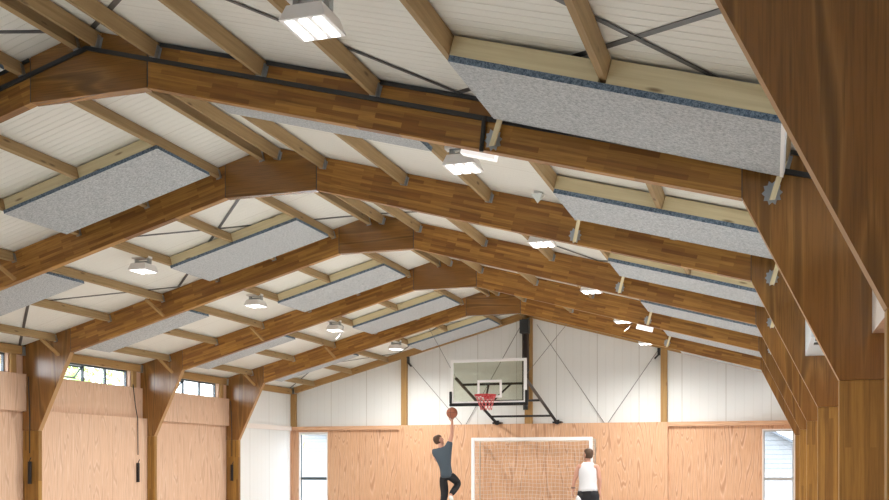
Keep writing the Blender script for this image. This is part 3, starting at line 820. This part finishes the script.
def hair_cap(m, P, zlow=.0):
    n = 20; vs = []; fs = []
    rings = [(-.06, .064, .082, .004, .2), (-.02, .076, .10, -.006, .2), (.03, .081, .104, -.008, .35), (.075, .078, .098, -.008, 1), (.105, .062, .078, -.008, 1), (.125, .03, .04, -.008, 1)]
    for z, rx, ry, oy, fr in rings:
        for k in range(n):
            a = 2*math.pi*k/n; y = oy+ry*math.sin(a)
            front = math.sin(a) > .15
            zz = z
            if front and z < .06: zz = .062
            vs.append(P(rx*math.cos(a)+.003*math.sin(k*5), y+.003*math.sin(k*3.1), zz))
    for i in range(len(rings)-1):
        for k in range(n): fs.append((i*n+k, i*n+(k+1) % n, (i+1)*n+(k+1) % n, (i+1)*n+k))
    fs.append(tuple(range((len(rings)-1)*n, len(rings)*n)))
    m.add(vs, fs, None, 0, True)
def face_bits(P, parent):
    m = MB()
    for s in (-1, 1): m.sphere(P(s*.031, .082, .012), .009, 8, 6)
    m.build('eye', EYE, parent)
    m = MB(); m.tube([P(-.024, .086, -.062), P(0, .094, -.060), P(.024, .086, -.062)], .006, 6); m.build('mouth', plain('lips', (.45,.18,.15,1), .5), parent)
def join_into(a, b):
    """merge mesh b's geometry into a (same material) so the body stays one mesh"""
    bm = bmesh.new(); bm.from_mesh(a.data); bm.from_mesh(b.data); bm.to_mesh(a.data); bm.free()
    for p in a.data.polygons: p.use_smooth = True
    bpy.data.objects.remove(b)

# standing man, seen from behind, in a white singlet
def man_standing():
    X, Y = -3.38, 19.62
    r = thing('person', 'man in white singlet and black shorts standing with back to camera', 'person', (X, Y, 0))
    z = lambda v: v
    def L(x, y, zz, *rad): return (x, y, zz)+rad
    pel, wst, chs, nk = L(0,0,.88,.13,.10), L(0,.0,1.05,.135,.095), L(0,0,1.26,.165,.105), L(0,0,1.42,.075,.07)
    sh = lambda s: L(s*.175, 0, 1.385, .062, .062)
    lw = (-.29, .0, .935); rw = (.225, .02, .935)
    chains = [[pel, wst, chs, nk, L(0,.015,1.49,.052), L(0,.02,1.55,.055)],
      [chs, sh(-1), L(-.245,-.01,1.15,.047), L(-.268,-.005,1.12,.043), (*lw, .028)],
      [chs, sh(1), L(.215,-.01,1.15,.047), L(.23,.0,1.12,.043), (*rw, .028)],
      [pel, L(-.095,0,.80,.09), L(-.11,.01,.47,.058), L(-.11,.0,.40,.055), L(-.115,-.015,.28,.05), L(-.12,-.01,.09,.036), L(-.125,.12,.03,.03)],
      [pel, L(.095,0,.80,.09), L(.11,.02,.47,.058), L(.115,.01,.40,.055), L(.12,.0,.28,.05), L(.13,.0,.09,.036), L(.14,.13,.03,.03)]]
    chains += [[(*lw, .028), (-.298, .01, .87, .034, .02)], [(*rw, .028), (.228, .03, .87, .034, .02)]]
    chains += fingers(lw, (-.302, .015, .845), (0, .1, -1), (0, 1, 0), .002, (.02, .02, 0))
    chains += fingers(rw, (.23, .035, .845), (0, .1, -1), (0, 1, 0), .002, (-.02, .02, 0))
    body = skin_mesh('body', chains, SKIN, r)
    P = head(r, (0, .02, 1.595), (-.75, .62, .12), (0, 0, 1), HAIR)
    P0 = P
    m = MB(); head_body(m, lambda x, y, zz: P0(x, y, zz)+r.location); hb = m.build('head_tmp', SKIN, r); join_into(body, hb)
    m = MB(); hair_cap(m, lambda x, y, zz: P0(x, y, zz)+r.location); m.build('hair', HAIR, r)
    face_bits(lambda x, y, zz: P0(x, y, zz)+r.location, r)
    # singlet: torso shell with straps
    def shell(rings, name, mat, n=28):
        m = MB(); vs, fs = [], []
        for (cx, cy, zz, rx, ry) in rings:
            for k in range(n):
                a = 2*math.pi*k/n; vs.append(Vector((cx+rx*math.cos(a), cy+ry*math.sin(a), zz+.004*math.sin(3*a+zz*20)))+r.location)
        for i in range(len(rings)-1):
            for k in range(n): fs.append((i*n+k, i*n+(k+1) % n, (i+1)*n+(k+1) % n, (i+1)*n+k))
        m.add(vs, fs, None, 0, True); o = m.build(name, mat, r); s = o.modifiers.new('t', 'SOLIDIFY'); s.thickness = .006; return o
    sg = shell([(0,0,.895,.19,.145), (0,0,.95,.185,.14), (0,0,1.05,.172,.125), (0,0,1.18,.182,.13), (0,0,1.28,.187,.13), (0,0,1.36,.165,.115), (0,0,1.42,.125,.098), (0,.005,1.455,.085,.085)], 'singlet', SING)
    shorts = []
    for s in (-1, 1):
        shell([(s*.125,.012,.50,.118,.125), (s*.115,.008,.65,.115,.125), (s*.10,.0,.80,.115,.128), (s*.085,0,.90,.112,.122)], 'shorts_leg', TROU)
    shell([(0,.0,.62,.17,.12), (0,0,.74,.185,.132), (0,0,.86,.185,.135), (0,0,.94,.175,.128)], 'waistband', TROU)
    m = MB(); m.sphere((X-.150, Y-.055, .70), .085, 14, 10, 0, (1.0, .95, 1.6)); m.build('side_panel', SING, r)
    m = MB(); m.torus((X+lw[0], Y+lw[1], .955), .034, .011, 'z', 20, 6); m.build('watch', BLACK, r)
    for s, (fx, fy) in ((-1, (-.125, .06)), (1, (.14, .07))):
        m = MB(); m.sphere((X+fx, Y+fy, .045), .05, 14, 10, 0, (.95, 2.6, .9)); m.build('shoe', SHOE, r)
man_standing()

def man_jumping():
    O = Vector((-6.70, 20.95, .25))
    r = thing('person', 'man in grey shirt and black trousers leaping to throw the ball', 'person', tuple(O))
    def W(x, z, y=20.95): return Vector((x, y, z))-O
    def p(v, *rad): return (v.x, v.y, v.z)+rad
    hip = W(-6.68, 1.22); wst = W(-6.71, 1.38); chs = W(-6.76, 1.62); nk = W(-6.80, 1.79, 20.96)
    shR = W(-6.63, 1.80, 20.96); shL = W(-6.95, 1.69, 20.97)
    elR = W(-6.565, 2.06, 20.97); wrR = W(-6.545, 2.33, 20.93)
    elL = W(-6.98, 1.50, 21.14); wrL = W(-6.86, 1.56, 21.36)
    hR, hL = W(-6.60, 1.18), W(-6.77, 1.18)
    knR, anR = W(-6.47, .99, 21.17), W(-6.55, .76, 20.84); toR = W(-6.56, .67, 20.92)
    knL, anL = W(-6.74, .80, 21.02), W(-6.76, .40, 20.88); toL = W(-6.75, .29, 20.98)
    chains = [[p(hip, .11, .085), p(wst, .12, .085), p(chs, .155, .10), p(nk, .07), p(W(-6.82, 1.85, 20.965), .05), p(W(-6.835, 1.90, 20.965), .05)],
      [p(chs, .155, .10), p(shR, .062), p(elR, .043), p(elR.lerp(wrR, .25), .041), p(wrR, .027), p(wrR+Vector((0,.0,.05)), .032, .02)],
      [p(chs, .155, .10), p(shL, .062), p(elL, .043), p(wrL, .027), p(wrL+Vector((.03,.05,.01)), .032, .02)],
      [p(hip, .11, .085), p(hR, .068), p(knR, .058), p(knR.lerp(anR, .3), .052), p(anR, .036), p(toR, .032)],
      [p(hip, .11, .085), p(hL, .068), p(knL, .058), p(knL.lerp(anL, .3), .052), p(anL, .036), p(toL, .032)]]
    chains += fingers(wrR, wrR+Vector((0, -.005, .075)), (.0, -.2, 1), (1, 0, 0), .006, (0, -.012, 0))
    chains += fingers(wrL, wrL+Vector((.04, .07, .01)), (.4, .8, .1), (0, 0, 1), .003, (.01, 0, -.01))
    body = skin_mesh('body', chains, SKIN, r)
    hc = Vector((-6.865, 20.97, 1.93))-O
    P0 = head(r, hc, (.72, .55, .35), (-.25, -.1, 1), HAIR)
    Pw = lambda x, y, zz: P0(x, y, zz)+O
    m = MB(); head_body(m, Pw); hb = m.build('head_tmp', SKIN, r); join_into(body, hb)
    m = MB(); hair_cap(m, Pw); m.build('hair', HAIR, r); face_bits(Pw, r)
    lat = Vector((1, 0, .0))
    sh_ch = [[p(hip+Vector((.01,0,-.12)), .185, .15), p(hip, .178, .14), p(wst, .165, .122), p(chs, .192, .14), p(nk+Vector((0,0,-.05)), .09, .085)],
             [p(chs, .192, .14), p(shR, .088), p(shR.lerp(elR, .55), .07)], [p(chs, .192, .14), p(shL, .088), p(shL.lerp(elL, .6), .07)]]
    skin_mesh('shirt', sh_ch, GREY, r)
    tr = [[p(hip+Vector((0,0,.05)), .14, .11), p(hip, .155, .12), p(hR, .118), p(knR, .088), p(knR.lerp(anR, .4), .08), p(anR, .062)],
          [p(hip, .155, .12), p(hL, .118), p(knL, .09), p(knL.lerp(anL, .4), .08), p(anL, .062)]]
    skin_mesh('trousers', tr, TROU, r)
    for a, t in ((anR, toR), (anL, toL)):
        d = (t-a).normalized()
        skin_mesh('shoe', [[p(a+Vector((0,-.03,-.02)), .05), p(a.lerp(t, .6)+Vector((0,0,-.02)), .05, .045), p(t+Vector((0,.05,-.02)), .042, .035)]], SHOE, r)
man_jumping()
# ball
bc = Vector((-6.54, 20.90, 2.52))
r = thing('basketball', 'orange basketball in the air above the leaping man hand', 'ball', tuple(bc))
m = MB(); m.sphere(bc, .12, 24, 16); m.build('skin', M('ball_rubber', .6, .3).col((.34,.12,.07,1)).m, r)
m = MB()
for ax in 'xyz': m.torus(bc, .1195, .0028, ax, 36, 6)
m.build('seam', BLACK, r)

# ------------------------------------------------------------------ outside
gm = MB(); gm.box(-60, 45, Y0-40, 110, -.3, -.12, 'y')
gmat = M('paving', .9, .1); gmat.col(gmat.ramp(gmat.noise(gmat.coord((1,1,1)), 3, 4), [(.35, (.38,.38,.37,1)), (.7, (.47,.465,.45,1))]))
struct(gm.build('ground', gmat.m), 'pale paved yard outside the hall', 'ground')
LEAF = M('leaf', .6, .2); LEAF.col(LEAF.ramp(LEAF.noise(LEAF.coord((1,1,1)), 2.2, 2), [(.3, (.20,.34,.07,1)), (.7, (.42,.55,.18,1))])); LEAF = LEAF.m
BARK = plain('bark', (.16,.11,.07,1), .9)
def tree(x, y, h, rad, lab):
    r = thing('tree', lab, 'tree', (x, y, -.12), 'trees outside')
    m = MB(); m.tube([(x, y, -.12), (x+.1, y, h*.35), (x, y+.1, h*.7)], [.16, .12, .05], 8)
    for i in range(7):
        a = i*2.4; m.tube([(x+.05, y, h*(.3+.05*i)), (x+rad*.7*math.cos(a), y+rad*.7*math.sin(a), h*(.55+.05*i))], [.05, .015], 6)
    m.build('trunk', BARK, r)
    m = MB()
    for i in range(1500):
        while True:
            q = Vector((random.uniform(-1,1), random.uniform(-1,1), random.uniform(-1,1)))
            if .25 < q.length < 1: break
        c = Vector((x+q.x*rad, y+q.y*rad, h*.62+q.z*h*.4))
        u = Vector((random.gauss(0,1), random.gauss(0,1), random.gauss(0,1))).normalized(); v = u.orthogonal().normalized(); s = random.uniform(.07, .15)
        m.add([c-u*s, c+v*s*.5, c+u*s, c-v*s*.5], [(0,1,2,3)], None)
    m.build('foliage', LEAF, r)
tree(-21.5, 25.5, 5.4, 1.9, 'leafy tree outside the middle left high window')
tree(-24.5, 31.5, 6.0, 2.2, 'leafy tree outside the far left high window')
tree(-19.6, 18.6, 4.8, 1.6, 'leafy tree outside the nearest left high window')
tree(-18.6, 36.0, 3.6, 1.25, 'small leafy tree outside the left end wall window')
def house(x0, x1, y0, y1, wall_h, ridge_h, lab, mats, apex):
    r = thing('house', lab, 'house', ((x0+x1)/2, y0, -.12))
    m = MB(); m.prism([(x0, -.12), (x1, -.12), (x1, wall_h), (apex, ridge_h), (x0, wall_h)], y0, y1, (0, 1)); m.build('wall', mats[0], r)
    m = MB()
    for a, b in (((apex, ridge_h), (x1, wall_h)), ((apex, ridge_h), (x0, wall_h))):
        d = Vector((b[0]-a[0], 0, b[1]-a[1])); d2 = d*1.08
        m.obox(Vector((a[0], y0-.45, a[1])), d2, Vector((0, y1-y0+.9, 0)), Vector((0, 0, .10)))
    m.build('roof', mats[1], r)
    m = MB(); w = (x1-x0); m.box(x0+w*.25, x0+w*.45, y0-.03, y0-.005, .9, 1.9); m.build('window', plain('house_glass', (.25,.3,.34,1), .1), r)
WB = ribbed('weatherboard', (.24,.245,.25,1), (.09,.095,.10,1), .16, .16, 0, .4)
house(-7.3, 1.5, 37, 45, 1.73, 4.06, 'white weatherboard house outside the right end wall window', (WB, plain('roof_iron', (.10,.11,.12,1), .5)), -2.9)
house(-30, -17.5, 47, 55, 2.0, 3.6, 'pale house outside the left end wall window', (WB, plain('roof_pale', (.2,.2,.21,1), .5)), -24)
FEN = plain('fence_darkened_white', (.30,.30,.30,1), .7)  # white darkened evenly so the fence does not bleach out in daylight
r = thing('picket_fence', 'white picket fence outside the right end wall window', 'fence', (0, 31, -.12))
for i in range(24):
    x = -1.6+i*.16; m = MB(); m.box(x-.05, x+.05, 31, 31.02, -.12, 1.22, 'z'); m.build('picket', FEN, r)
m = MB(); m.box(-1.7, 2.2, 31.02, 31.06, .2, .28); m.box(-1.7, 2.2, 31.02, 31.06, .9, .98); m.build('rail', FEN, r)

# front end of the hall, behind the camera
m = MB(); m.box(WL-.1, XC-3.8, Y0-.12, Y0, 0, 2.8, 'z'); m.box(XC+2.2, WR+.1, Y0-.12, Y0, 0, 2.8, 'z')  # the doorway gap is made up, to let daylight onto the near frames
m.prism([(WL-.1, 2.8), (WR+.1, 2.8), (WR+.1, roof(6.56)), (XC, APEX), (WL-.1, roof(6.56))], Y0-.12, Y0, (0, 1))
struct(m.build('wall_front', WPAN), 'front wall of the hall behind the camera, doorway added for daylight', 'wall')

# ------------------------------------------------------------------ light, world, camera
wd = bpy.data.worlds.new('World'); bpy.context.scene.world = wd; wd.use_nodes = True
nt = wd.node_tree; bg = nt.nodes['Background']
tc = nt.nodes.new('ShaderNodeTexCoord'); sx = nt.nodes.new('ShaderNodeSeparateXYZ'); cr = nt.nodes.new('ShaderNodeValToRGB')
nt.links.new(tc.outputs['Generated'], sx.inputs[0]); nt.links.new(sx.outputs[2], cr.inputs[0]); nt.links.new(cr.outputs[0], bg.inputs[0])
cr.color_ramp.elements[0].position = 0; cr.color_ramp.elements[0].color = (.90, .96, 1, 1); cr.color_ramp.elements[1].position = .8; cr.color_ramp.elements[1].color = (.66, .81, 1, 1)
bg.inputs[1].default_value = 3.4
sun = bpy.data.lights.new('sun', 'SUN'); sun.energy = 2.5; sun.angle = .02; so = bpy.data.objects.new('sun', sun); C.objects.link(so)
so.rotation_euler = (math.radians(42), 0, math.radians(60)); so.location = (20, -10, 20)
po = bpy.data.lights.new('added_doorway_portal', 'AREA'); po.shape = 'RECTANGLE'; po.size = 6; po.size_y = 2.8; po.cycles.is_portal = True
qo = bpy.data.objects.new('added_doorway_portal', po); C.objects.link(qo); qo.location = (XC-.8, Y0-.2, 1.4); qo.rotation_euler = (math.radians(90), 0, 0)
for k in range(1, 6):
    p2 = bpy.data.lights.new('window_portal', 'AREA'); p2.shape = 'RECTANGLE'; p2.size = 1.33; p2.size_y = 1.95; p2.cycles.is_portal = True
    q2 = bpy.data.objects.new('window_portal', p2); C.objects.link(q2); q2.location = (XC+6.70, bayY(k)+1.085, 1.25); q2.rotation_euler = (math.radians(90), 0, math.radians(90))

cam = bpy.data.cameras.new('camera'); cam.sensor_fit = 'HORIZONTAL'; cam.sensor_width = 36
cam.lens = F_PX/889*36; cam.shift_x = 0; cam.shift_y = (CY-250)/889; cam.clip_start = .05; cam.clip_end = 300
co = bpy.data.objects.new('camera', cam); C.objects.link(co); co.location = (0, 0, CAMH); co.rotation_euler = (math.radians(90), 0, YAW)
sc = bpy.context.scene; sc.camera = co
sc.view_settings.view_transform = 'Standard'; sc.view_settings.look = 'None'; sc.view_settings.exposure = 1.35; sc.view_settings.gamma = 1
try: sc.view_settings.use_curve_mapping = False
except Exception: pass
sc.cycles.use_denoising = True
sc.cycles.max_bounces = 14; sc.cycles.diffuse_bounces = 8; sc.cycles.transparent_max_bounces = 16
